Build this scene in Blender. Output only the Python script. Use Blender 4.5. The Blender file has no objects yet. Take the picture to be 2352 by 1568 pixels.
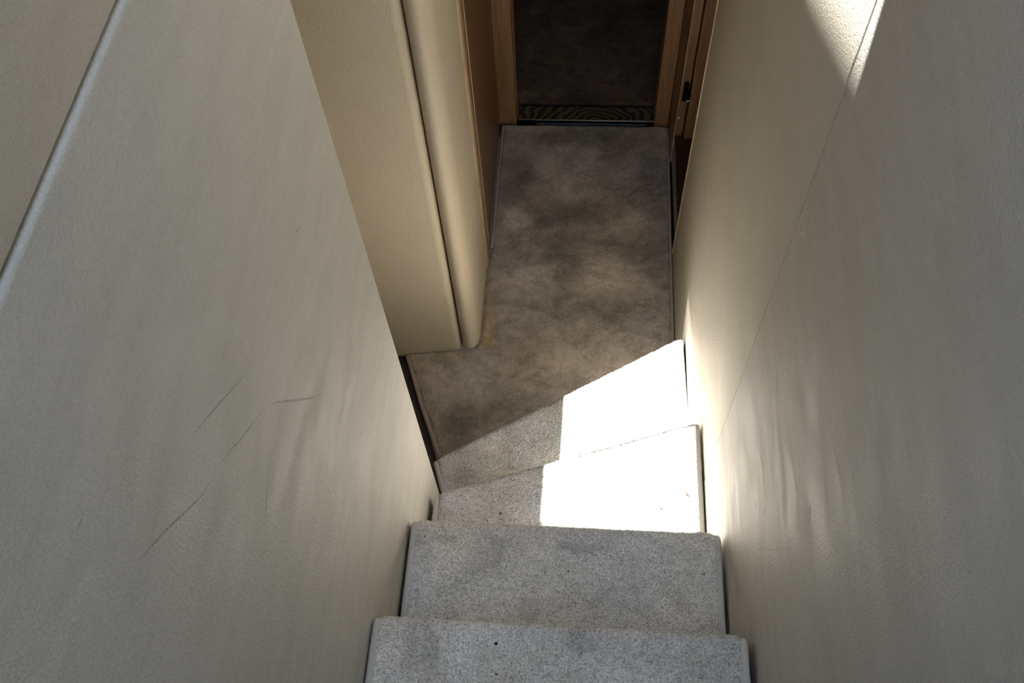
import bpy, bmesh, math, random
import numpy as np
from mathutils import Vector, Matrix, noise
from mathutils.geometry import delaunay_2d_cdt

random.seed(7)
np.random.seed(7)
scene = bpy.context.scene
COL = scene.collection

# ------------------------------------------------------------------ camera
# landing floor is z = 0, stairs rise towards -y, x to the right; metres
cam_d = bpy.data.cameras.new('camera')
cam = bpy.data.objects.new('camera', cam_d)
COL.objects.link(cam)
cam_d.sensor_fit = 'HORIZONTAL'
cam_d.sensor_width = 36.0
cam_d.lens = 36.0 * 2100.0 / 2352.0
cam_d.clip_start = 0.02
EYE = 2.16
right = Vector((0.99703329, 0.06362108, -0.04332404))
down = Vector((0.03258144, -0.85878127, -0.51130537))
fwd = Vector((-0.06973567, 0.50837692, -0.85830638))
M = Matrix((right, -down, -fwd)).transposed().to_4x4()
M.translation = Vector((0, 0, EYE))
cam.matrix_world = M
scene.camera = cam

# ------------------------------------------------------------------ sky, sun, exposure
world = bpy.data.worlds.new('sky')
scene.world = world
world.use_nodes = True
wn = world.node_tree
bg = wn.nodes['Background']
sky = wn.nodes.new('ShaderNodeTexSky')
sky.sky_type = 'NISHITA'
sky.sun_disc = False
sky.sun_elevation = math.radians(78)
sky.sun_rotation = math.radians(-41)
sky.air_density = 1.0
sky.dust_density = 0.6
wn.links.new(sky.outputs[0], bg.inputs[0])
bg.inputs[1].default_value = 0.03

SUN_DIR = Vector((0.14, -0.16, -1.0))
sun_d = bpy.data.lights.new('sun', 'SUN')
sun_d.energy = 41.0
sun_d.angle = math.radians(0.5)
sun_d.color = (1.0, 0.965, 0.90)
sun = bpy.data.objects.new('sun', sun_d)
sun.rotation_euler = SUN_DIR.to_track_quat('-Z', 'Y').to_euler()
sun.location = (-0.6, 0.9, 5)
COL.objects.link(sun)

vs = scene.view_settings
vs.view_transform = 'Standard'
vs.look = 'None'
vs.gamma = 1.0
vs.use_curve_mapping = False
vs.exposure = 0.0
scene.cycles.max_bounces = 10
scene.cycles.diffuse_bounces = 8
scene.cycles.glossy_bounces = 2
scene.cycles.transparent_max_bounces = 6
scene.cycles.caustics_reflective = False
scene.cycles.use_adaptive_sampling = True
scene.cycles.adaptive_threshold = 0.06


# ------------------------------------------------------------------ materials
def new_mat(name):
    m = bpy.data.materials.new(name)
    m.use_nodes = True
    nt = m.node_tree
    return m, nt, nt.nodes['Principled BSDF']


def node(nt, kind, **kw):
    n = nt.nodes.new(kind)
    for k, v in kw.items():
        setattr(n, k, v)
    return n


def coords(nt, scale=(1, 1, 1), loc=(0, 0, 0)):
    tc = node(nt, 'ShaderNodeTexCoord')
    mp = node(nt, 'ShaderNodeMapping')
    mp.inputs['Scale'].default_value = scale
    mp.inputs['Location'].default_value = loc
    nt.links.new(tc.outputs['Object'], mp.inputs['Vector'])
    return mp.outputs[0]


def tex_noise(nt, vec, scale, detail=3, rough=0.5, dist=0.0):
    n = node(nt, 'ShaderNodeTexNoise')
    n.inputs['Scale'].default_value = scale
    n.inputs['Detail'].default_value = detail
    n.inputs['Roughness'].default_value = rough
    n.inputs['Distortion'].default_value = dist
    nt.links.new(vec, n.inputs['Vector'])
    return n.outputs['Fac']


def ramp(nt, fac, stops):
    r = node(nt, 'ShaderNodeValToRGB')
    el = r.color_ramp.elements
    while len(el) < len(stops):
        el.new(0.5)
    for e, (p, c) in zip(el, stops):
        e.position = p
        e.color = (c[0], c[1], c[2], 1) if isinstance(c, (tuple, list)) else (c, c, c, 1)
    nt.links.new(fac, r.inputs[0])
    return r.outputs[0]


def mix(nt, a, b, fac, blend='MIX'):
    n = node(nt, 'ShaderNodeMix', data_type='RGBA', blend_type=blend)
    for sock, v in ((n.inputs['A'], a), (n.inputs['B'], b), (n.inputs['Factor'], fac)):
        pass
    ins = [i for i in n.inputs if i.enabled]
    for i, v in zip(ins, (fac, a, b)):
        if hasattr(v, 'is_output'):
            nt.links.new(v, i)
        elif isinstance(v, (tuple, list)):
            i.default_value = (v[0], v[1], v[2], 1)
        else:
            i.default_value = v
    return [o for o in n.outputs if o.enabled][0]


def bump(nt, height, strength, dist, normal=None):
    b = node(nt, 'ShaderNodeBump')
    b.inputs['Strength'].default_value = strength
    b.inputs['Distance'].default_value = dist
    nt.links.new(height, b.inputs['Height'])
    if normal is not None:
        nt.links.new(normal, b.inputs['Normal'])
    return b.outputs[0]


def leather(name, base, rough=0.60, streak=1.0):
    m, nt, p = new_mat(name)
    v = coords(nt)
    vs_ = coords(nt, scale=(14, 4.5, 15))
    st = tex_noise(nt, vs_, 1.7, 3, 0.62, 0.5)
    big = tex_noise(nt, v, 3.1, 1, 0.5)
    fine = tex_noise(nt, v, 620, 0, 0.6)
    tone = ramp(nt, st, [(0.30, 1 - 0.07 * streak), (0.62, 1.0), (0.80, 1.0)])
    tone2 = ramp(nt, big, [(0.3, (0.93, 0.93, 0.93)), (0.7, (1, 1, 1))])
    c = mix(nt, base, tone, 1.0, 'MULTIPLY')
    c = mix(nt, c, tone2, 1.0, 'MULTIPLY')
    c = mix(nt, c, ramp(nt, fine, [(0.3, 0.94), (0.7, 1.04)]), 1.0, 'MULTIPLY')
    nt.links.new(c, p.inputs['Base Color'])
    r = ramp(nt, st, [(0.30, rough + 0.10), (0.7, rough - 0.08 * streak)])
    nt.links.new(r, p.inputs['Roughness'])
    p.inputs['Specular IOR Level'].default_value = 0.20
    vo = node(nt, 'ShaderNodeTexVoronoi')
    vo.inputs['Scale'].default_value = 430
    nt.links.new(v, vo.inputs['Vector'])
    n1 = bump(nt, vo.outputs['Distance'], 0.34, 0.0010)
    mid = tex_noise(nt, coords(nt, scale=(1, 1.2, 0.8)), 170, 1, 0.6, 0.0)
    n2 = bump(nt, mid, 0.16, 0.003, n1)
    nt.links.new(n2, p.inputs['Normal'])
    return m


def carpet_mat(name, base, nap=0.2, speck=0.3, dirt=0.0):
    """pile: vertex colour carries the large stains, noise the brushed nap and the tufts"""
    m, nt, p = new_mat(name)
    v = coords(nt)
    at = node(nt, 'ShaderNodeAttribute', attribute_name='pile_tone')
    n1 = tex_noise(nt, coords(nt, scale=(1.0, 1.25, 1.0)), 10, 6, 0.62, 1.4)
    n2 = tex_noise(nt, coords(nt, scale=(1.2, 1.0, 1.0), loc=(3, 1, 0)), 34, 5, 0.62, 1.1)
    f1 = tex_noise(nt, v, 330, 1, 0.65)
    f2 = tex_noise(nt, v, 115, 2, 0.65)
    c = mix(nt, base, at.outputs['Color'], 1.0, 'MULTIPLY')
    lo, hi = 1 - nap, 1 + nap * 0.55
    c = mix(nt, c, ramp(nt, n1, [(0.33, (lo, lo * .995, lo * .95)), (0.52, 1.0), (0.68, (hi, hi * .99, hi * 1.01))]), 1.0, 'MULTIPLY')
    c = mix(nt, c, ramp(nt, n2, [(0.30, 1 - nap * .65), (0.5, 1.0), (0.72, 1 + nap * .45)]), 1.0, 'MULTIPLY')
    c = mix(nt, c, ramp(nt, f1, [(0.30, 1 - speck), (0.5, 1.0), (0.72, 1 + speck * .55)]), 1.0, 'MULTIPLY')
    c = mix(nt, c, ramp(nt, f2, [(0.28, 1 - speck * .6), (0.52, 1.0), (0.8, 1 + speck * .25)]), 1.0, 'MULTIPLY')
    if dirt:
        d1 = tex_noise(nt, coords(nt, loc=(7, 2, 0)), 13, 4, 0.6, 0.8)
        d2 = tex_noise(nt, coords(nt, loc=(1, 5, 0)), 210, 3, 0.7)
        k = node(nt, 'ShaderNodeMath', operation='MULTIPLY')
        nt.links.new(ramp(nt, d1, [(0.50, 0.0), (0.68, 1.0)]), k.inputs[0])
        nt.links.new(ramp(nt, d2, [(0.52, 0.0), (0.66, 1.0)]), k.inputs[1])
        k2 = node(nt, 'ShaderNodeMath', operation='MULTIPLY')
        k2.inputs[1].default_value = dirt
        nt.links.new(k.outputs[0], k2.inputs[0])
        c = mix(nt, c, (0.15, 0.14, 0.13), k2.outputs[0])
    nt.links.new(c, p.inputs['Base Color'])
    p.inputs['Roughness'].default_value = 0.95
    p.inputs['Specular IOR Level'].default_value = 0.15
    p.inputs['Sheen Weight'].default_value = 0.2
    p.inputs['Sheen Roughness'].default_value = 0.6
    b1 = bump(nt, f1, 0.6, 0.0028)
    nt.links.new(b1, p.inputs['Normal'])
    return m


def wood(name, dark, light, rough=0.38, axis='z', scale=1.0):
    m, nt, p = new_mat(name)
    s = {'z': (60, 60, 3.0), 'x': (3.0, 60, 60), 'y': (60, 3, 60)}[axis]
    v = coords(nt, scale=tuple(k * scale for k in s))
    g = tex_noise(nt, v, 1.6, 5, 0.62, 0.7)
    v2 = coords(nt, scale=tuple(k * scale * 4 for k in s))
    g2 = tex_noise(nt, v2, 1.8, 3, 0.6)
    c = ramp(nt, g, [(0.28, dark), (0.52, tuple((a + b) / 2 for a, b in zip(dark, light))), (0.72, light)])
    c = mix(nt, c, ramp(nt, g2, [(0.3, 0.75), (0.6, 1.05)]), 0.8, 'MULTIPLY')
    nt.links.new(c, p.inputs['Base Color'])
    p.inputs['Roughness'].default_value = rough
    nt.links.new(bump(nt, g2, 0.15, 0.001), p.inputs['Normal'])
    return m


def plain(name, col, rough=0.5, metal=0.0, vary=0.12, scale=60):
    m, nt, p = new_mat(name)
    v = coords(nt)
    n = tex_noise(nt, v, scale, 3, 0.6)
    c = mix(nt, col, ramp(nt, n, [(0.3, 1 - vary), (0.7, 1 + vary)]), 1.0, 'MULTIPLY')
    nt.links.new(c, p.inputs['Base Color'])
    p.inputs['Roughness'].default_value = rough
    p.inputs['Metallic'].default_value = metal
    return m


def cathedral(name, dark, light):
    m, nt, p = new_mat(name)
    v = coords(nt, scale=(7, 12, 1), loc=(-0.25, -25.25, 0))
    w = node(nt, 'ShaderNodeTexWave', wave_type='RINGS', rings_direction='Z')
    w.inputs['Scale'].default_value = 1.7
    w.inputs['Distortion'].default_value = 9.0
    w.inputs['Detail'].default_value = 2
    w.inputs['Detail Scale'].default_value = 0.9
    nt.links.new(v, w.inputs['Vector'])
    nt.links.new(ramp(nt, w.outputs['Fac'], [(0.2, dark), (0.8, light)]), p.inputs['Base Color'])
    p.inputs['Roughness'].default_value = 0.35
    return m


def scuff_mat(name, col, strength):
    """a rubbed mark: opaque along its middle, feathered at its rim, broken by grain"""
    m, nt, p = new_mat(name)
    p.inputs['Base Color'].default_value = (*col, 1)
    p.inputs['Roughness'].default_value = 0.6
    at = node(nt, 'ShaderNodeAttribute', attribute_name='wear')
    n = tex_noise(nt, coords(nt), 380, 2, 0.6)
    k = node(nt, 'ShaderNodeMath', operation='MULTIPLY')
    nt.links.new(at.outputs['Fac'], k.inputs[0])
    nt.links.new(ramp(nt, n, [(0.30, 0.25), (0.6, 1.0)]), k.inputs[1])
    k2 = node(nt, 'ShaderNodeMath', operation='MULTIPLY')
    k2.inputs[1].default_value = strength
    nt.links.new(k.outputs[0], k2.inputs[0])
    nt.links.new(k2.outputs[0], p.inputs['Alpha'])
    return m


CREAM = (0.60, 0.577, 0.525)
MAT_LEATHER = leather('cream_leather', CREAM)
MAT_FAR = leather('warm_cream_leather', (0.60, 0.562, 0.475), 0.6, 0.5)
MAT_PANEL = leather('tan_cream_leather', (0.66, 0.57, 0.425), 0.5, 0.25)
MAT_CARPET = carpet_mat('taupe_pile', (0.455, 0.383, 0.308), 0.30, 0.22)
MAT_STEP = carpet_mat('pale_grey_pile', (0.70, 0.67, 0.625), 0.15, 0.42, 0.62)
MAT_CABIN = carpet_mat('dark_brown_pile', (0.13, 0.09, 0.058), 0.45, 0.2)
MAT_BIND = plain('carpet_binding', (0.56, 0.53, 0.485), 0.9, 0, 0.18, 400)
MAT_BIND_TAUPE = plain('taupe_binding', (0.43, 0.365, 0.30), 0.9, 0, 0.18, 400)
MAT_STITCH = plain('dark_stitch', (0.10, 0.09, 0.08), 0.9)
MAT_OAK = wood('brown_oak', (0.17, 0.085, 0.042), (0.36, 0.205, 0.105))
MAT_OAK_PALE = wood('pale_oak_edge', (0.38, 0.25, 0.14), (0.62, 0.47, 0.30), 0.45)
MAT_OAK_JAMB = wood('jamb_oak', (0.24, 0.125, 0.06), (0.44, 0.255, 0.13), 0.4)
MAT_GLOSS = plain('glossy_dark_veneer', (0.05, 0.03, 0.02), 0.06, 0, 0.1)
MAT_BLACK = plain('black_metal', (0.012, 0.012, 0.013), 0.3, 0.6)
MAT_STEEL = plain('bright_steel', (0.72, 0.70, 0.66), 0.25, 1.0, 0.05)
MAT_BRASS = plain('pale_plastic', (0.62, 0.58, 0.45), 0.5)
MAT_SUB = plain('dark_subfloor', (0.045, 0.032, 0.024), 0.6, 0, 0.3, 20)
MAT_THRESH = cathedral('cathedral_grain_veneer', (0.030, 0.022, 0.013), (0.15, 0.13, 0.08))
MAT_CORE = plain('plywood_core', (0.20, 0.14, 0.09), 0.7)
MAT_DECK = plain('pale_deckhead', (0.72, 0.69, 0.64), 0.8)
MAT_FILL_SHAFT = plain('dark_fill_shaft', (0.10, 0.10, 0.105), 0.8)
MAT_ROOF = plain('grey_headliner', (0.34, 0.33, 0.32), 0.8)
MAT_SCUFF = scuff_mat('dark_scuff', (0.20, 0.19, 0.175), 0.50)
MAT_SHINE = plain('pale_scratch', (0.80, 0.78, 0.73), 0.5, 0, 0.08, 300)
MAT_LEAF = plain('dry_leaf', (0.045, 0.022, 0.007), 0.7, 0, 0.3, 300)
MAT_CRUMB = plain('dark_crumb', (0.025, 0.02, 0.018), 0.8, 0, 0.3, 300)


def frosted(name, col):
    m, nt, p = new_mat(name)
    nt.nodes.remove(p)
    t = node(nt, 'ShaderNodeBsdfTranslucent')
    n = tex_noise(nt, coords(nt), 40, 2, 0.5)
    nt.links.new(mix(nt, col, ramp(nt, n, [(0.3, 0.96), (0.7, 1.04)]), 1.0, 'MULTIPLY'), t.inputs['Color'])
    nt.links.new(t.outputs[0], nt.nodes['Material Output'].inputs['Surface'])
    return m


MAT_FILL = frosted('blue_fill_diffuser', (0.295, 0.39, 0.55))  # blue sheet spreading sun downward as added overhead fill


# ------------------------------------------------------------------ object helpers
def link_mesh(name, me, mat, parent=None, smooth=False):
    if mat is not None:
        me.materials.append(mat)
    o = bpy.data.objects.new(name, me)
    COL.objects.link(o)
    if smooth:
        me.polygons.foreach_set('use_smooth', [True] * len(me.polygons))
    if parent is not None:
        o.parent = parent
        o.matrix_parent_inverse = Matrix.Translation(-parent.location)
    return o


def bm_obj(name, bm, mat, parent=None, smooth=False):
    bmesh.ops.recalc_face_normals(bm, faces=bm.faces)
    me = bpy.data.meshes.new(name)
    bm.to_mesh(me)
    bm.free()
    return link_mesh(name, me, mat, parent, smooth)


def add_box(bm, x0, x1, y0, y1, z0, z1):
    r = bmesh.ops.create_cube(bm, size=1)
    bmesh.ops.scale(bm, vec=(x1 - x0, y1 - y0, z1 - z0), verts=r['verts'])
    bmesh.ops.translate(bm, vec=((x0 + x1) / 2, (y0 + y1) / 2, (z0 + z1) / 2), verts=r['verts'])
    return r['verts']


def box(name, x0, x1, y0, y1, z0, z1, mat, parent=None, bev=0.0, seg=2):
    bm = bmesh.new()
    add_box(bm, x0, x1, y0, y1, z0, z1)
    if bev:
        bmesh.ops.bevel(bm, geom=list(bm.edges), offset=bev, segments=seg, profile=0.5, affect='EDGES')
    return bm_obj(name, bm, mat, parent)


def add_prism(bm, poly, z0, z1):
    lo = [bm.verts.new((x, y, z0)) for x, y in poly]
    hi = [bm.verts.new((x, y, z1)) for x, y in poly]
    n = len(poly)
    bm.faces.new(lo)
    bm.faces.new(hi)
    for i in range(n):
        j = (i + 1) % n
        bm.faces.new((lo[i], lo[j], hi[j], hi[i]))


def prism(name, poly, z0, z1, mat, parent=None, bev=0.0):
    bm = bmesh.new()
    add_prism(bm, poly, z0, z1)
    bmesh.ops.recalc_face_normals(bm, faces=bm.faces)
    if bev:
        bmesh.ops.bevel(bm, geom=list(bm.edges), offset=bev, segments=2, profile=0.5, affect='EDGES')
    return bm_obj(name, bm, mat, parent)


def panel(name, pts, z0, z1, out, mat, parent, r=0.006, seg=4, top=True, bottom=False, soft=True):
    """padded slab: pts are the four plan corners, every long edge rounded"""
    bm = bmesh.new()
    add_prism(bm, pts, z0, z1)
    bmesh.ops.recalc_face_normals(bm, faces=bm.faces)
    bmesh.ops.bevel(bm, geom=list(bm.edges), offset=r, segments=seg, profile=0.5, affect='EDGES')
    o = bm_obj(name, bm, mat, parent, smooth=True)
    o.data.set_sharp_from_angle(angle=math.radians(40))
    return o


def thing(name, label, cat, loc, group=None):
    o = bpy.data.objects.new(name, None)
    o.empty_display_size = 0.05
    o.location = loc
    COL.objects.link(o)
    o['label'] = label
    o['category'] = cat
    if group:
        o['group'] = group
    return o


def structure(name, label=None, loc=(0, 0, 0)):
    o = bpy.data.objects.new(name, None)
    o.empty_display_size = 0.05
    o.location = loc
    COL.objects.link(o)
    o['kind'] = 'structure'
    if label:
        o['label'] = label
    return o


def tube(name, pts, rx, mat, parent, sides=8, rz=None):
    """rounded cord swept along pts (world coordinates)"""
    rz = rz or rx
    P = [Vector(p) for p in pts]
    bm = bmesh.new()
    rings = []
    for i, p in enumerate(P):
        t = (P[min(i + 1, len(P) - 1)] - P[max(i - 1, 0)]).normalized()
        up = Vector((0, 0, 1)) if abs(t.z) < 0.9 else Vector((0, 1, 0))
        a = t.cross(up).normalized()
        b = a.cross(t).normalized()
        w = 1 + 0.10 * noise.noise(p * 160)
        rings.append([bm.verts.new(p + (a * math.cos(k * 2 * math.pi / sides) * rx + b * math.sin(k * 2 * math.pi / sides) * rz) * w) for k in range(sides)])
    for r0, r1 in zip(rings, rings[1:]):
        for k in range(sides):
            bm.faces.new((r0[k], r0[(k + 1) % sides], r1[(k + 1) % sides], r1[k]))
    bm.faces.new(rings[0])
    bm.faces.new(rings[-1])
    return bm_obj(name, bm, mat, parent, smooth=True)


def resample(pts, d):
    out = [Vector(pts[0])]
    for a, b in zip(pts, pts[1:]):
        a, b = Vector(a), Vector(b)
        n = max(1, int((b - a).length / d))
        for k in range(1, n + 1):
            out.append(a.lerp(b, k / n))
    return out


def stitches(name, pts, parent, pitch=0.009):
    """short dark stitch holes sunk beside a bound edge, one joined row"""
    P = resample(pts, pitch)
    bm = bmesh.new()
    for a, b in zip(P, P[1:]):
        if random.random() < 0.25:
            continue
        t = (b - a).normalized()
        c = a.lerp(b, 0.5) + Vector((random.uniform(-.0006, .0006), 0, 0))
        n = t.cross(Vector((0, 0, 1))).normalized()
        L, W = random.uniform(.0018, .0040), random.uniform(.0006, .0012)
        vs_ = [bm.verts.new(c + t * sx * L + n * sy * W + Vector((0, 0, sz * .0008))) for sz in (-1, 1) for sx, sy in ((-1, -1), (1, -1), (1, 1), (-1, 1))]
        for f in ((0, 1, 2, 3), (4, 5, 6, 7), (0, 1, 5, 4), (1, 2, 6, 5), (2, 3, 7, 6), (3, 0, 4, 7)):
            bm.faces.new([vs_[i] for i in f])
    o = bm_obj(name, bm, MAT_STITCH, parent)
    o['kind'] = 'stuff'
    return o


# ------------------------------------------------------------------ carpet builders
def nap(x, y, blobs, scale, amp, seed):
    """(r,g,b) multiplier: brushed nap and stains of the pile at one spot"""
    q = Vector((x * scale, y * scale, seed))
    w = Vector((x + 0.030 * noise.noise(q * 1.7) + 0.014 * noise.noise(q * 5), y + 0.030 * noise.noise(q * 1.7 + Vector((9, 3, 1))) + 0.014 * noise.noise(q * 5 + Vector((2, 7, 4))), 0))
    t = amp * noise.fractal(Vector((w.x * scale, w.y * scale, seed)), 0.9, 2.1, 4)
    t += 0.35 * amp * noise.noise(Vector((w.x * scale * 5, w.y * scale * 9, seed + 3)))
    yl = 0.0
    for bx, by, rx, ry, a, kind in blobs:
        d = ((w.x - bx) / rx) ** 2 + ((w.y - by) / ry) ** 2
        if d < 6:
            g = a / (1 + math.exp(5.5 * (math.sqrt(d) - 0.9)))
            if kind == 'y':
                yl += g
            else:
                t += g
    k = max(0.35, 1 + t)
    warm = 0.10 * noise.noise(Vector((w.x * scale * .7, w.y * scale * .7, seed + 8)))
    return (k * (1 + warm * .4) * (1 + .05 * yl), k * (1 - .05 * yl), k * (1 - warm) * (1 - .30 * yl))


def set_tone(me, cols):
    at = me.color_attributes.new('pile_tone', 'FLOAT_COLOR', 'POINT')
    flat = np.ones((len(cols), 4), dtype=np.float32)
    flat[:, :3] = cols
    at.data.foreach_set('color', flat.ravel())


def poly_at(poly, v):
    """point on a polyline at fraction v of its y span"""
    y0, y1 = poly[0][1], poly[-1][1]
    y = y0 + (y1 - y0) * v
    for (xa, ya), (xb, yb) in zip(poly, poly[1:]):
        if y <= yb + 1e-9:
            f = (y - ya) / (yb - ya) if yb > ya else 0
            return Vector((xa + (xb - xa) * f, y, 0))
    return Vector((poly[-1][0], y1, 0))


def tread_carpet(name, left, rightp, z, drop, blobs, seed, parent, step=0.0021, fuzz=0.0009, amp=0.16, round_r=0.013, nose_line_grit=False):
    """pile laid over a step: flat top, rounded nose along the far edge, then down the riser"""
    FL, FR = Vector((*left[-1], 0)), Vector((*rightp[-1], 0))
    BL, BR = Vector((*left[0], 0)), Vector((*rightp[0], 0))
    nu = int((FR - FL).length / step)
    nv = int(max((FL - BL).length, (FR - BR).length) / step)
    e = (FR - FL).normalized()
    nrm = Vector((-e.y, e.x, 0))
    prof = [(a, round_r * math.sin(a), round_r * (math.cos(a) - 1)) for a in [math.pi / 2 * k / 9 for k in range(1, 10)]]
    prof += [(0, round_r - 0.0, -round_r - drop * k / 14) for k in range(1, 15)]
    verts, cols = [], []
    rows = nv + 1 + len(prof)
    for j in range(rows):
        for i in range(nu + 1):
            u = i / nu
            # round the two far corners in plan
            if j <= nv:
                v = j / nv
                a, b = poly_at(left, v), poly_at(rightp, v)
                p = a.lerp(b, u)
                p -= nrm * round_r * v
                pz = 0.0
            else:
                _, fo, fz = prof[j - nv - 1]
                p = FL.lerp(FR, u) - nrm * round_r + nrm * fo
                pz = fz
            s = min(u, 1 - u) * (FR - FL).length
            cr = 0.012
            if s < cr:
                q = 1 - math.sqrt(max(0, 1 - (1 - s / cr) ** 2))
                pz -= q * 0.006
                if j >= nv:
                    p -= nrm * q * 0.008
            n = (fuzz if j < nv - 3 else fuzz * 1.5) * (noise.noise(Vector((p.x * 330, p.y * 330, pz * 330 + seed))) * 1.3 + random.uniform(-.7, .7))
            n += 0.0012 * noise.noise(Vector((p.x * 28, p.y * 28, seed)))
            if j <= nv:
                verts.append((p.x, p.y, z + pz + n))
            else:
                verts.append((p.x + nrm.x * n, p.y + nrm.y * n, z + pz + n * .5))
            tone = nap(p.x, p.y + pz, blobs, 8.5, amp, seed)
            if nv + 3 <= j <= nv + 7 and nose_line_grit and noise.noise(Vector((p.x * 190, seed, 0))) > 0.9 - 8 * (p.x + 0.10):
                tone = tuple(c * 0.055 for c in tone)   # shade line painted in so the nose edge reads within the sun patch
            elif nose_line_grit and noise.noise(Vector((p.x * 210, p.y * 210, seed + 5))) > 0.62:
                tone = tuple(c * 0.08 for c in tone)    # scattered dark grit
            cols.append(tone)
    faces = []
    W = nu + 1
    for j in range(rows - 1):
        for i in range(nu):
            a = j * W + i
            faces.append((a, a + 1, a + 1 + W, a + W))
    me = bpy.data.meshes.new(name)
    me.from_pydata(verts, [], faces)
    set_tone(me, cols)
    return link_mesh(name, me, MAT_STEP, parent, smooth=True)


def flat_carpet(name, poly, z, blobs, seed, parent, mat, step=0.0032, fuzz=0.001, amp=0.2, rim=0.010, scale=7.0):
    """fitted pile with rounded rim over any outline"""
    P = np.array(poly)
    n = len(P)
    bpts = []
    for i in range(n):
        a, b = P[i], P[(i + 1) % n]
        k = max(1, int(np.linalg.norm(b - a) / (step * 1.3)))
        for t in range(k):
            bpts.append(a + (b - a) * t / k)
    bpts = np.array(bpts)
    xs = np.arange(P[:, 0].min(), P[:, 0].max(), step)
    ys = np.arange(P[:, 1].min(), P[:, 1].max(), step)
    gx, gy = np.meshgrid(xs, ys)
    gx = gx + (np.arange(gx.shape[0])[:, None] % 2) * step * .5
    pts = np.stack([gx.ravel(), gy.ravel()], 1) + np.random.uniform(-step * .25, step * .25, (gx.size, 2))
    inside = np.zeros(len(pts), bool)
    dist = np.full(len(pts), 9.0)
    for i in range(n):
        a, b = P[i], P[(i + 1) % n]
        cond = ((a[1] > pts[:, 1]) != (b[1] > pts[:, 1]))
        with np.errstate(divide='ignore', invalid='ignore'):
            xi = (b[0] - a[0]) * (pts[:, 1] - a[1]) / (b[1] - a[1]) + a[0]
        inside ^= cond & (pts[:, 0] < xi)
        ab = b - a
        t = np.clip(((pts - a) @ ab) / (ab @ ab), 0, 1)
        dist = np.minimum(dist, np.linalg.norm(pts - (a + t[:, None] * ab), axis=1))
    keep = inside & (dist > step * .6)
    ip, idist = pts[keep], dist[keep]
    allp = np.concatenate([bpts, ip])
    alld = np.concatenate([np.zeros(len(bpts)), idist])
    nb = len(bpts)
    edges = [(i, (i + 1) % nb) for i in range(nb)]
    v2, e2, f2, ov, oe, of = delaunay_2d_cdt([Vector(p) for p in allp], edges, [], 1, 1e-6, True)
    verts, cols = [], []
    for i, p in enumerate(v2):
        src = ov[i][0] if ov[i] else 0
        d = alld[src]
        q = 1 - math.sqrt(max(0, 1 - (1 - min(1, d / rim)) ** 2))
        nn = fuzz * (noise.noise(Vector((p.x * 300, p.y * 300, seed))) * 1.3 + random.uniform(-.7, .7))
        nn += 0.0022 * noise.noise(Vector((p.x * 18, p.y * 18, seed + 2)))
        verts.append((p.x, p.y, z - q * rim + nn))
        cols.append(nap(p.x, p.y, blobs, scale, amp, seed))
    # skirt down to the subfloor
    faces = [tuple(f) for f in f2]
    base = len(verts)
    idx = {}
    for i, o_ in enumerate(ov):
        for s in o_:
            if s < nb:
                idx[s] = i
    ring = [idx[k] for k in range(nb) if k in idx]
    for k in ring:
        x, y, zz = verts[k]
        verts.append((x, y, z - 0.022))
        cols.append(cols[k])
    m_ = len(ring)
    for k in range(m_):
        faces.append((ring[k], ring[(k + 1) % m_], base + (k + 1) % m_, base + k))
    me = bpy.data.meshes.new(name)
    me.from_pydata(verts, [], faces)
    set_tone(me, cols)
    return link_mesh(name, me, mat, parent, smooth=True)


def scuff(name, pts, width, mat, parent, x, side):
    """a rubbed line lying on an upholstered wall (y, z points on plane x)"""
    P = resample([(0, a, b) for a, b in pts], 0.006)
    # smooth the path
    for _ in range(3):
        P = [P[0]] + [(P[i - 1] + P[i] * 2 + P[i + 1]) / 4 for i in range(1, len(P) - 1)] + [P[-1]]
    bm = bmesh.new()
    lay = bm.verts.layers.float.new('wear')
    prev = None
    n = len(P)
    for i, p in enumerate(P):
        t = (P[min(i + 1, n - 1)] - P[max(i - 1, 0)]).normalized()
        a = Vector((0, -t.z, t.y))
        f = i / (n - 1)
        fade = math.sin(math.pi * min(1, max(0, f))) ** 0.6
        row = []
        for s in (-1, -.4, 0, .4, 1):
            q = p + a * s * width * (0.5 + 0.5 * fade)
            v = bm.verts.new((x - side * (0.0003 + 0.0003 * (1 - abs(s))), q.y, q.z))
            v[lay] = (1 - abs(s)) ** 0.8 * fade
            row.append(v)
        if prev:
            for k in range(4):
                bm.faces.new((prev[k], prev[k + 1], row[k + 1], row[k]))
        prev = row
    bm.normal_update()
    bm.faces.ensure_lookup_table()
    if bm.faces[0].normal.x * side > 0:
        bmesh.ops.reverse_faces(bm, faces=bm.faces)
    me = bpy.data.meshes.new(name)
    bm.to_mesh(me)
    bm.free()
    return link_mesh(name, me, mat, parent)


# ------------------------------------------------------------------ setting: walls
XL, XR = -0.288, 0.270
TOP = 1.790
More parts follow.
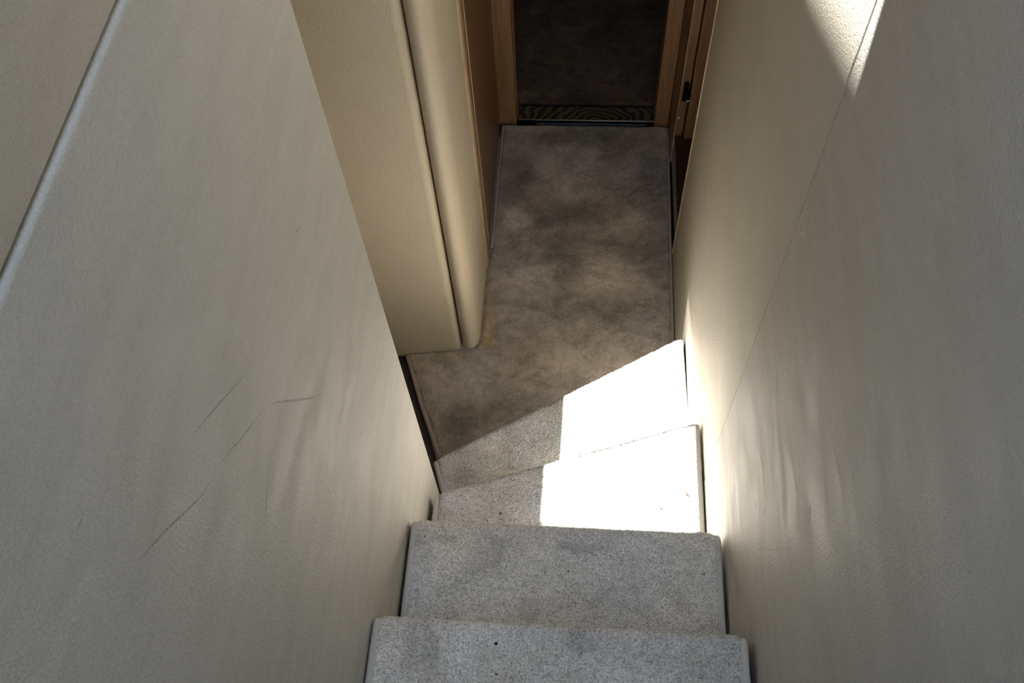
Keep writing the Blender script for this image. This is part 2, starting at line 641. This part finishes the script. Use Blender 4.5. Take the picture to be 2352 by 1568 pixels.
# left stair wall, ends free at y = 0.728
wl = structure('wall_left', 'cream upholstered stair wall on the left with dark scuff marks', (XL, 0.0, 0))
panel('padded_panel', [(XL - .045, -0.8), (XL, -0.8), (XL, 0.728), (XL - .045, 0.728)], -0.03, TOP, 0, MAT_LEATHER, wl, r=0.006, seg=5)
panel('upper_panel', [(XL - .045, -0.8), (XL - .002, -0.8), (XL - .002, 0.90), (XL - .045, 0.90)], TOP + 0.0015, 2.30, 0, MAT_LEATHER, wl, r=0.004, seg=3)
for pts, w in (([(.373, 1.466), (.35, 1.481), (.327, 1.501), (.304, 1.518), (.284, 1.534), (.272, 1.541)], .0016),
               ([(.471, 1.233), (.457, 1.256), (.444, 1.274), (.419, 1.319), (.385, 1.38), (.371, 1.401)], .0019),
               ([(.364, 1.408), (.338, 1.428), (.316, 1.444), (.294, 1.466), (.277, 1.476)], .0013),
               ([(.264, 1.483), (.244, 1.496), (.226, 1.514), (.206, 1.536), (.186, 1.555), (.166, 1.571)], .0018),
               ([(.571, 1.419), (.558, 1.426), (.546, 1.432)], .0010),
               ([(.522, 1.03), (.51, 1.034), (.503, 1.041)], .0009),
               ([(.173, 1.653), (.165, 1.653), (.158, 1.656)], .0010)):
    scuff('scuff_mark', pts, w, MAT_SCUFF, wl, XL, -1)
for pts, w in (([(.444, .793), (.425, .798), (.407, .803), (.379, .807)], .0005),
               ([(.315, 1.357), (.303, 1.346), (.286, 1.342)], .0012)):
    scuff('scratch', pts, w, MAT_SHINE, wl, XL, -1)

# right stair wall: near and far padded panels with a butt joint
wr = structure('wall_right', 'cream upholstered stair wall on the right with a vertical seam', (XR, 0.0, 0))
panel('near_panel', [(XR, -0.8), (XR + .045, -0.8), (XR + .045, 0.7290), (XR, 0.7290)], -0.03, TOP, 0, MAT_LEATHER, wr, r=0.002, seg=4)
panel('far_panel', [(XR + .0005, 0.733), (XR + .045, 0.733), (XR + .045, 1.590), (XR + .0005, 1.590)], -0.03, TOP, 0, MAT_FAR, wr, r=0.002, seg=3)
panel('upper_panel', [(XR + .020, -0.8), (XR + .045, -0.8), (XR + .045, 0.90), (XR + .020, 0.90)], TOP + 0.0015, 2.30, 0, MAT_LEATHER, wr, r=0.004, seg=3)
panel('upper_panel', [(XR + .020, 0.905), (XR + .045, 0.905), (XR + .045, 1.75), (XR + .020, 1.75)], TOP + 0.0015, 2.60, 0, MAT_LEATHER, wr, r=0.004, seg=3)  # unseen panel added to bounce sun onto the top of the left wall
box('panel_backing', XR + .045, XR + .055, -0.8, 1.60, -0.03, TOP - .01, MAT_CORE, wr)
for pts, w in (([(.465, .945), (.467, .930), (.467, .914)], .0022), ([(.434, .881), (.408, .943), (.392, .994), (.375, 1.052)], .0008),
               ([(.548, .795), (.537, .80), (.526, .807)], .0008)):
    scuff('scuff_mark', pts, w, MAT_SCUFF, wr, XR, 1)
for pts, w in (([(.617, 1.071), (.600, 1.066), (.583, 1.060)], .0011), ([(.387, 1.160), (.378, 1.154), (.370, 1.148)], .0016),
               ([(.505, .872), (.498, .876), (.491, .880)], .0006), ([(.718, 1.24), (.702, 1.256), (.686, 1.273)], .0005)):
    scuff('scratch', pts, w, MAT_SHINE, wr, XR, 1)

# alcove behind the left wall: flat padded panel facing the stairs, and its closing sides
wa = structure('wall_alcove', 'tan padded panel at the back of the landing alcove', (-0.6, 1.25, 0))
sx, sy = -0.3155, 1.2515


def along(x):
    return sy + (x - sx) * 0.134


CEIL = 1.76
panel('padded_panel', [(-0.95, along(-0.95)), (sx, along(sx)), (sx, along(sx) + .05), (-0.95, along(-0.95) + .05)], -0.029, CEIL, 0, MAT_PANEL, wa, r=0.016, seg=6)
box('side_panel', -0.97, -0.95, 0.20, 1.40, -0.03, CEIL, MAT_PANEL, wa)
box('near_side', -0.97, XL - .046, 0.18, 0.20, -0.03, CEIL, MAT_PANEL, wa)

# rounded padded corner column that turns into the passage
wc = structure('wall_passage', 'rounded padded corner and wood panelling along the left of the passage', (-0.28, 1.6, 0))
XC = -0.2655
poly = [(-0.3140, 1.40)]
for k in range(9):    # roll out of the groove
    a = math.pi - k * math.pi / 2 / 8
    poly.append((-0.3140 + .022 + .022 * math.cos(a), 1.2535 + .030 - .030 * math.sin(a)))
for k in range(1, 13):  # round the corner into the passage
    a = -math.pi / 2 + k * math.pi / 2 / 12
    poly.append((XC - .0265 + .0265 * math.cos(a), 1.2535 + .050 + .050 * math.sin(a)))
poly += [(XC, 1.530), (XC - .03, 1.530)]
bm = bmesh.new()
add_prism(bm, poly, -0.028, CEIL)
o = bm_obj('padded_column', bm, MAT_PANEL, wc, smooth=True)
o.data.set_sharp_from_angle(angle=math.radians(50))
# pale oak edge moulding, thin bead, brown wood panel
prism('edge_moulding', [(-.2950, 1.5315), (-.2640, 1.5315), (-.2605, 1.536), (-.2605, 1.560), (-.2950, 1.560)], -0.02, CEIL, MAT_OAK_PALE, wc, 0.0012)
box('moulding_return', -.295, -.2640, 1.5605, 1.602, -0.02, CEIL, MAT_OAK, wc, 0.001)
box('highlight_bead', -.2645, -.2622, 1.6025, 1.6085, -0.02, CEIL, MAT_OAK_PALE, wc, 0.0008)  # pale wood colour stands in for a thin edge highlight
box('wood_panel', -.295, -.2665, 1.609, 2.094, -0.02, CEIL, MAT_OAK, wc, 0.001)

# ------------------------------------------------------------------ far doorway
d1 = structure('door_1', 'open doorway with brown wooden jambs at the end of the passage', (0, 2.12, 0))
box('jamb_left', -.300, -.2125, 2.098, 2.122, -0.02, CEIL, MAT_OAK_JAMB, d1, 0.0015)
box('jamb_lining', -.300, -.2085, 2.1225, 2.175, -0.02, CEIL, MAT_OAK, d1, 0.001)
box('jamb_right', .2245, .2680, 2.098, 2.175, -0.02, CEIL, MAT_OAK_JAMB, d1, 0.0015)
box('door_head', -.2075, .2240, 2.10, 2.17, CEIL - .10, CEIL, MAT_OAK_JAMB, d1, 0.001)
thr = box('threshold', -.2075, .2240, 2.1075, 2.165, -0.02, 0.004, MAT_THRESH, d1, 0.001)
box('metal_strip', -.2115, .2240, 2.1040, 2.1070, -0.018, 0.0065, MAT_STEEL, d1, 0.0006)
box('seal_strip', -.150, .2000, 2.0965, 2.0990, -0.018, -0.003, plain('grey_seal', (0.10, 0.12, 0.13), 0.35), d1)
sp = box('strike_plate', -.2085, -.2070, 2.128, 2.148, 0.150, 0.245, MAT_BLACK, d1, 0.0006)
for zz in (0.163, 0.198, 0.232):
    bm = bmesh.new()
    bmesh.ops.create_uvsphere(bm, u_segments=8, v_segments=5, radius=0.0032, matrix=Matrix.Translation((-.2068, 2.138, zz)) @ Matrix.Diagonal((.4, 1, 1, 1)))
    bm_obj('screw', bm, MAT_STEEL, sp, smooth=True)

# ------------------------------------------------------------------ right side door opening off the passage
d2 = structure('door_2', 'narrow side opening with dark wood jamb, pale edge trim and black catches', (.30, 1.77, 0))
prism('edge_trim', [(XR - .0015, 1.5915), (XR + .040, 1.5915), (XR + .040, 1.602), (XR + .004, 1.602), (XR - .0015, 1.5985)], -0.02, CEIL, MAT_OAK_PALE, d2, 0.0008)
box('trim_return', XR + .004, XR + .040, 1.6025, 1.616, -0.02, CEIL, MAT_OAK, d2, 0.0008)
box('jamb_post', .2735, .2955, 1.945, 2.096, -0.02, CEIL, MAT_OAK, d2, 0.001)
box('edge_highlight', .2705, .2733, 1.9435, 1.9490, 0.0, CEIL, MAT_OAK_PALE, d2, 0.0006)  # pale strip paints the highlight along the post edge
box('post_face', .2705, .2733, 1.9495, 2.096, -0.02, CEIL, MAT_OAK, d2, 0.0006)
box('stop_strip', .2985, .345, 1.930, 2.05, 0.1155, CEIL, MAT_OAK, d2, 0.001)
box('sill', .2735, .345, 1.6165, 1.9425, -0.02, 0.113, MAT_GLOSS, d2, 0.001)
box('side_lining', .345, .36, 1.58, 2.10, -0.02, CEIL, MAT_OAK, d2)
for zc in (0.285,):
    bm = bmesh.new()
    add_box(bm, .2775, .2925, 1.938, 1.9445, zc - .030, zc + .040)
    bmesh.ops.bevel(bm, geom=list(bm.edges), offset=.003, segments=2, affect='EDGES')
    ct = bm_obj('door_catch', bm, MAT_BLACK, d2)
    for dz, rr in ((.032, .0045), (-.024, .0042)):
        bm = bmesh.new()
        bmesh.ops.create_cone(bm, cap_ends=True, segments=12, radius1=rr, radius2=rr * .8, depth=.004, matrix=Matrix.Translation((.2835, 1.937, zc + dz)) @ Matrix.Rotation(math.pi / 2, 4, 'X'))
        bm_obj('screw', bm, MAT_BLACK, ct, smooth=False)
    bm = bmesh.new()
    add_box(bm, .286, .2975, 1.922, 1.9375, zc - .012, zc + .016)
    bmesh.ops.bevel(bm, geom=list(bm.edges), offset=.002, segments=2, affect='EDGES')
    bm_obj('catch_arm', bm, MAT_BLACK, ct)
    bm = bmesh.new()
    bmesh.ops.create_cone(bm, cap_ends=True, segments=12, radius1=.004, radius2=.004, depth=.010, matrix=Matrix.Translation((.292, 1.922, zc - .010)) @ Matrix.Rotation(math.pi / 2, 4, 'Y'))
    bm_obj('catch_roller', bm, MAT_STEEL, ct, smooth=False)
bm = bmesh.new()
bmesh.ops.create_uvsphere(bm, u_segments=10, v_segments=6, radius=0.0038, matrix=Matrix.Translation((.2785, 1.9445, .185)) @ Matrix.Diagonal((1, .5, 1, 1)))
bm_obj('cover_cap', bm, MAT_BRASS, d2, smooth=True)

# ------------------------------------------------------------------ floor, cabin shell, ceilings
fl = structure('floor', 'dark wooden subfloor under the landing carpet', (0, 1.2, -.03))
box('subfloor', -0.97, 0.36, -0.8, 3.3, -0.06, -0.03, MAT_SUB, fl)
box('upper_floor', XL, XR, -0.8, 0.08, 0.96, 0.995, MAT_SUB, fl)

cb = structure('wall_far', 'dark walls of the unlit cabin beyond the doorway', (0, 3.2, 0))
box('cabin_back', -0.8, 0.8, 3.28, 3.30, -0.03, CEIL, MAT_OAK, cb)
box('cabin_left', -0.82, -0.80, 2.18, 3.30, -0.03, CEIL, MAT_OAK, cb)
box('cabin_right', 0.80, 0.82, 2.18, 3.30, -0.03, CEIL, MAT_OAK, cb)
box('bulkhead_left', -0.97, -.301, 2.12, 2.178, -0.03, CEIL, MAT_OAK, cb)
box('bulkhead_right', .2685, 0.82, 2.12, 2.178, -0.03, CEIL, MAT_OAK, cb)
box('bulkhead_side', -0.97, -.300, 1.41, 2.118, -0.03, CEIL, MAT_CORE, wc)

ce = structure('ceiling', 'deck over the passage and the slotted roof over the stairs', (0, 1.8, CEIL))
box('passage_deck', -1.0, 0.9, 1.53, 3.32, CEIL + .002, CEIL + .04, MAT_DECK, ce)
box('alcove_deck', -1.0, XL - .012, 0.905, 1.529, CEIL + .002, CEIL + .04, MAT_ROOF, ce)
box('alcove_deck', -1.0, XL - .046, -0.8, 0.904, CEIL + .002, CEIL + .04, MAT_ROOF, ce)
box('side_deck', XR + .056, 0.9, -0.8, 1.529, CEIL - .03, CEIL, MAT_ROOF, ce)
Z0, Z1 = 2.75, 2.77
roof_parts = [
    [(-1.5, -.97), (-.30, -.97), (-.30, .90), (-1.5, .90)],
    [(.30, -.97), (1.5, -.97), (1.5, .90), (.30, .90)],
    [(-.30, .48), (.30, .48), (.30, .90), (-.30, .90)],
        [(-1.5, .90), (-.386, .90), (-.375, 1.474), (-1.5, 1.474)],
    [(-1.5, 1.474), (-.375, 1.474), (-.081, 1.665), (-.081, 2.4), (-1.5, 2.4)],
    [(-.081, .90), (.095, .90), (.084, 1.133), (.058, 1.70), (-.081, 1.70)],
    [(-.081, 1.70), (.45, 1.70), (.45, 2.4), (-.081, 2.4)],
    [(.45, .90), (1.5, .90), (1.5, 2.4), (.45, 2.4)],
]
for k, pl in enumerate(roof_parts):
    prism('mullion' if k == 5 else 'roof_panel', pl, Z0, Z1, MAT_ROOF, ce)
# unseen translucent pane on a dark shaft, added for blue fill from above
HZ, HY0, HY1 = 3.30, -.95, .48
bm = bmesh.new()
bm.faces.new([bm.verts.new(p) for p in ((-.30, HY0, HZ), (.30, HY0, HZ), (.30, HY1, HZ), (-.30, HY1, HZ))])
bm_obj('fill_pane', bm, MAT_FILL, ce)
for x0, x1, y0, y1 in ((-.32, -.30, HY0, HY1), (.30, .32, HY0, HY1), (-.32, .32, HY0 - .02, HY0), (-.32, .32, HY1, HY1 + .02)):
    box('fill_shaft', x0, x1, y0, y1, Z1 + .001 if y1 > -.7 else 1.0, HZ + .02, MAT_FILL_SHAFT, ce)
# unseen saloon sides added to hold back side light; open ahead and behind
ws = structure('wall_screen', 'unseen side screens added beside the stairs to limit side light', (-1.1, 0, CEIL))
box('side_screen', -1.12, -1.10, -0.6, 2.4, CEIL, Z0, MAT_ROOF, ws)
box('side_screen', 1.10, 1.12, -0.6, 2.4, CEIL, Z0 - .45, MAT_ROOF, ws)

# ------------------------------------------------------------------ landing carpet
lc = thing('landing_carpet', 'worn taupe landing carpet with pale brushed patches and a yellow stain', 'carpet', (0.0, 1.5, -.03))
corner = []
for k in range(9):
    a = -math.pi / 2 + k * math.pi / 2 / 8
    corner.append((-.306 + .046 * math.cos(a), 1.297 - .046 * 1.0 + .046 + .046 * math.sin(a) - .0))
outline = [(-.318, .838), (.262, 1.175), (.264, 1.30), (.266, 1.58), (.2695, 2.092), (-.2535, 2.090), (-.256, 1.60), (-.2605, 1.560), (-.2605, 1.53)]
outline += [(x, y) for x, y in reversed(corner)]
outline += [(-.330, 1.2480), (-.400, 1.2390), (-.462, 1.2310), (-.405, 1.080), (-.337, .927)]
blobs = [(-.182, 1.702, .035, .045, .42, 'l'), (.139, 1.695, .06, .05, .42, 'l'), (-.061, 1.883, .085, .10, .30, 'l'), (.065, 1.527, .06, .06, .42, 'l'),
         (.150, 1.49, .06, .06, .34, 'l'), (-.121, 1.491, .06, .07, .25, 'l'), (-.19, 1.445, .03, .05, .22, 'l'), (-.269, 1.158, .05, .05, .28, 'l'),
         (-.042, 1.731, .12, .05, -.22, 'l'), (-.206, 1.845, .05, .11, -.28, 'l'), (.017, 2.03, .25, .035, -.22, 'l'), (.218, 1.87, .05, .10, -.20, 'l'),
         (-.293, 1.02, .05, .07, -.22, 'l'), (-.156, 1.03, .12, .10, -.15, 'l'), (-.037, 1.60, .09, .05, -.16, 'l'), (.03, 1.38, .12, .05, -.12, 'l'),
         (.187, 1.36, .05, .04, .12, 'l'), (.02, 1.96, .03, .10, .14, 'l'), (-.01, 1.25, .2, .06, .04, 'l'), (.20, 1.60, .05, .04, -.15, 'l'),
         (-.255, 1.324, .030, .055, 1.0, 'y'), (-.256, 1.41, .020, .07, .6, 'y'), (-.35, 1.235, .07, .015, .6, 'y'), (-.24, 1.28, .03, .03, .9, 'y')]
blobs = [(a, b, c, d, e * (1.4 if f == 'l' else 1), f) for a, b, c, d, e, f in blobs]
flat_carpet('pile', outline, 0.0, blobs, 4.2, lc, MAT_CARPET, step=0.0033, amp=0.22)
tube('edge_binding', [(-.2535, 2.086, -.0075)] + [(-.256 + .001 * math.sin(k), 2.08 - .048 * k, -.0065) for k in range(11)], .0055, MAT_BIND_TAUPE, lc)
tube('edge_binding', [(.2670 - .0035 * k / 16, 2.086 - .056 * k, -.0065) for k in range(16)], .0055, MAT_BIND_TAUPE, lc)
tube('edge_binding', resample([(-.460, 1.226, -.0070), (-.405, 1.080, -.0070), (-.340, .930, -.0070)], .02), .0065, MAT_BIND_TAUPE, lc)
stitches('stitching', [(-.447, 1.215, -.0005), (-.394, 1.080, -.0005), (-.332, .940, -.0005)], lc, .010)

# cabin carpet beyond the threshold
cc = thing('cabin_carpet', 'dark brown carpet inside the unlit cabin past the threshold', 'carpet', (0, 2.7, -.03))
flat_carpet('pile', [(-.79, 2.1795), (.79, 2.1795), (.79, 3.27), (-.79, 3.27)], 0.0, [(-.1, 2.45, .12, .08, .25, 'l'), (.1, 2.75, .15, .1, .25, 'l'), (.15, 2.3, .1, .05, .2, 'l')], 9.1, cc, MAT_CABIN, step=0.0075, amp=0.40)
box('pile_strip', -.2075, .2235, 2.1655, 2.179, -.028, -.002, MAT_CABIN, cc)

# ------------------------------------------------------------------ carpeted steps
def carpet_step(label, left, rightp, z, drop, blobs, seed, core, amp=.16, stitched=True, line_and_grit=False):
    t = thing('carpeted_step', label, 'step', ((left[0][0] + rightp[0][0]) / 2, left[0][1], -.03), 'carpeted stair steps')
    tread_carpet('carpet', left, rightp, z, drop, blobs, seed, t, amp=amp, nose_line_grit=line_and_grit)
    prism('core', core, -.03, z - .020, MAT_CORE, t)
    for side, pl in ((-1, left), (1, rightp)):
        e = (Vector(rightp[-1]) - Vector(left[-1])).normalized()
        nr = Vector((-e.y, e.x))
        pts = [Vector((x, y, z - .0055)) for x, y in pl]
        d = (pts[-1] - pts[-2]).normalized()
        pts[-1] = pts[-1] - d * .016
        path = [p + Vector((side * .0012, 0, 0)) for p in resample(pts, .012)]
        tail = path[-1]
        for k in range(1, 7):
            a = math.pi / 2 * k / 6
            path.append(tail + d * (.008 * math.sin(a)) + Vector((0, 0, -.010 * (1 - math.cos(a)))))
        path.append(path[-1] + Vector((0, 0, -.06)))
        tube('edge_binding', path, .0062, MAT_BIND, t, 9)
        if stitched:
            stitches('stitching', [Vector((x - side * .0095, y, z - .0022)) for x, y in pl[:-1]] + [Vector((pl[-1][0] - side * .0095, pl[-1][1] - .02, z - .0022))], t)
    # carpet turned down over both sides
    return t


carpet_step('topmost visible carpeted step, bluish grey with a dark stain and crumbs', [(-.278, .085), (-.2785, .329)], [(.254, .085), (.2535, .3295)], .80, .16,
            [(-.215, .285, .022, .06, -.22, 'l'), (.02, .297, .035, .02, -.34, 'l'), (-.08, .30, .10, .03, .08, 'l'), (-.19, .30, .03, .02, -.14, 'l'), (.20, .29, .05, .05, -.08, 'l'),
             (-.255, .28, .02, .06, .10, 'y'), (.1, .25, .06, .05, .08, 'l')], 1.3,
            [(-.277, .085), (.250, .085), (.2495, .305), (-.277, .305)], amp=.13)
carpet_step('second straight grey step below the top one, speckled and stained', [(-.2755, .3155), (-.2755, .5505)], [(.2575, .3155), (.2565, .551)], .60, .16,
            [(-.11, .505, .03, .02, -.26, 'l'), (.02, .52, .035, .014, -.26, 'l'), (.07, .43, .035, .02, -.20, 'l'), (-.23, .50, .035, .06, .16, 'y'), (-.225, .47, .03, .03, .12, 'l'),
             (-.06, .40, .03, .03, -.14, 'l'), (.20, .43, .05, .06, .12, 'y'), (-.235, .53, .05, .015, -.16, 'l')], 2.6,
            [(-.277, .3155), (.256, .3155), (.256, .525), (-.277, .525)], amp=.12)
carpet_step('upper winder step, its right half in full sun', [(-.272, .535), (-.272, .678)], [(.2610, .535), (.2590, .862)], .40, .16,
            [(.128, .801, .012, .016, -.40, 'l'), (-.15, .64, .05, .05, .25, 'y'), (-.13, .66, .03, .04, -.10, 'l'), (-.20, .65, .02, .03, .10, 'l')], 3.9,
            [(-.272, .535), (.257, .535), (.254, .830), (-.270, .648)], amp=.10, line_and_grit=True)
carpet_step('lower winder step touching the landing, its right half in full sun', [(-.278, .662), (-.282, .735), (-.318, .838)], [(.2655, .842), (.2640, .961), (.2570, 1.190)], .20, .17,
            [(-.24, .80, .04, .05, -.24, 'l'), (-.16, .83, .05, .05, .25, 'y'), (-.19, .87, .03, .04, .12, 'l'), (-.06, .90, .03, .05, -.10, 'l')], 5.2,
            [(-.276, .664), (.258, .843), (.253, 1.155), (-.300, .815), (-.280, .735)], amp=.12, stitched=False)

# ------------------------------------------------------------------ crumbs and leaf bits on the steps
def bit(name, label, cat, x, y, z, sx_, sy_, sz_, rot, mat, curl=0.0):
    bm = bmesh.new()
    bmesh.ops.create_icosphere(bm, subdivisions=2, radius=1.0)
    for v in bm.verts:
        k = 1 + .28 * noise.noise(v.co * 1.7 + Vector((x * 90, y * 90, 0)))
        v.co = Vector((v.co.x * sx_ * k, v.co.y * sy_ * k + curl * (v.co.x ** 2) * sx_, v.co.z * sz_ * k))
    me = bpy.data.meshes.new(name)
    bm.to_mesh(me)
    bm.free()
    o = link_mesh(name, me, mat, None, smooth=True)
    o.location = (x, y, z + sz_ * .7)
    o.rotation_euler = (0, 0, rot)
    o['label'] = label
    o['category'] = cat
    return o


bit('leaf_bit', 'curled brown leaf bit in the sun near the right edge of the upper winder step', 'leaf', .233, .696, .4030, .0062, .0017, .0014, -1.0, MAT_LEAF, .5)
bit('seed_husk', 'small grey husk lying in the sunlit middle of the upper winder step', 'husk', .181, .664, .4028, .0036, .0016, .0013, -.5, plain('husk', (.05, .047, .040), .8))
bit('crumb', 'black crumb on the shaded left of the upper winder step', 'crumb', -.140, .638, .401, .0019, .0026, .0012, .2, MAT_CRUMB)
bit('crumb', 'tiny dark crumb near the left nosing corner of the second step', 'crumb', -.255, .517, .601, .0012, .0016, .0010, .4, MAT_CRUMB)
bit('crumb', 'tiny dark crumb in the middle of the second step', 'crumb', 0.0, .467, .601, .0013, .0013, .0010, 1.4, MAT_CRUMB)
bit('crumb', 'dark crumb near the right edge of the second step', 'crumb', .231, .474, .601, .0014, .0017, .0010, .7, MAT_CRUMB)
bit('crumb', 'largest black crumb on the topmost step, left of centre', 'crumb', -.101, .296, .801, .0026, .0024, .0016, .3, MAT_CRUMB)
bit('crumb', 'small dark crumb on the topmost step, nearest the viewer', 'crumb', -.098, .254, .801, .0014, .0013, .0010, .9, MAT_CRUMB)
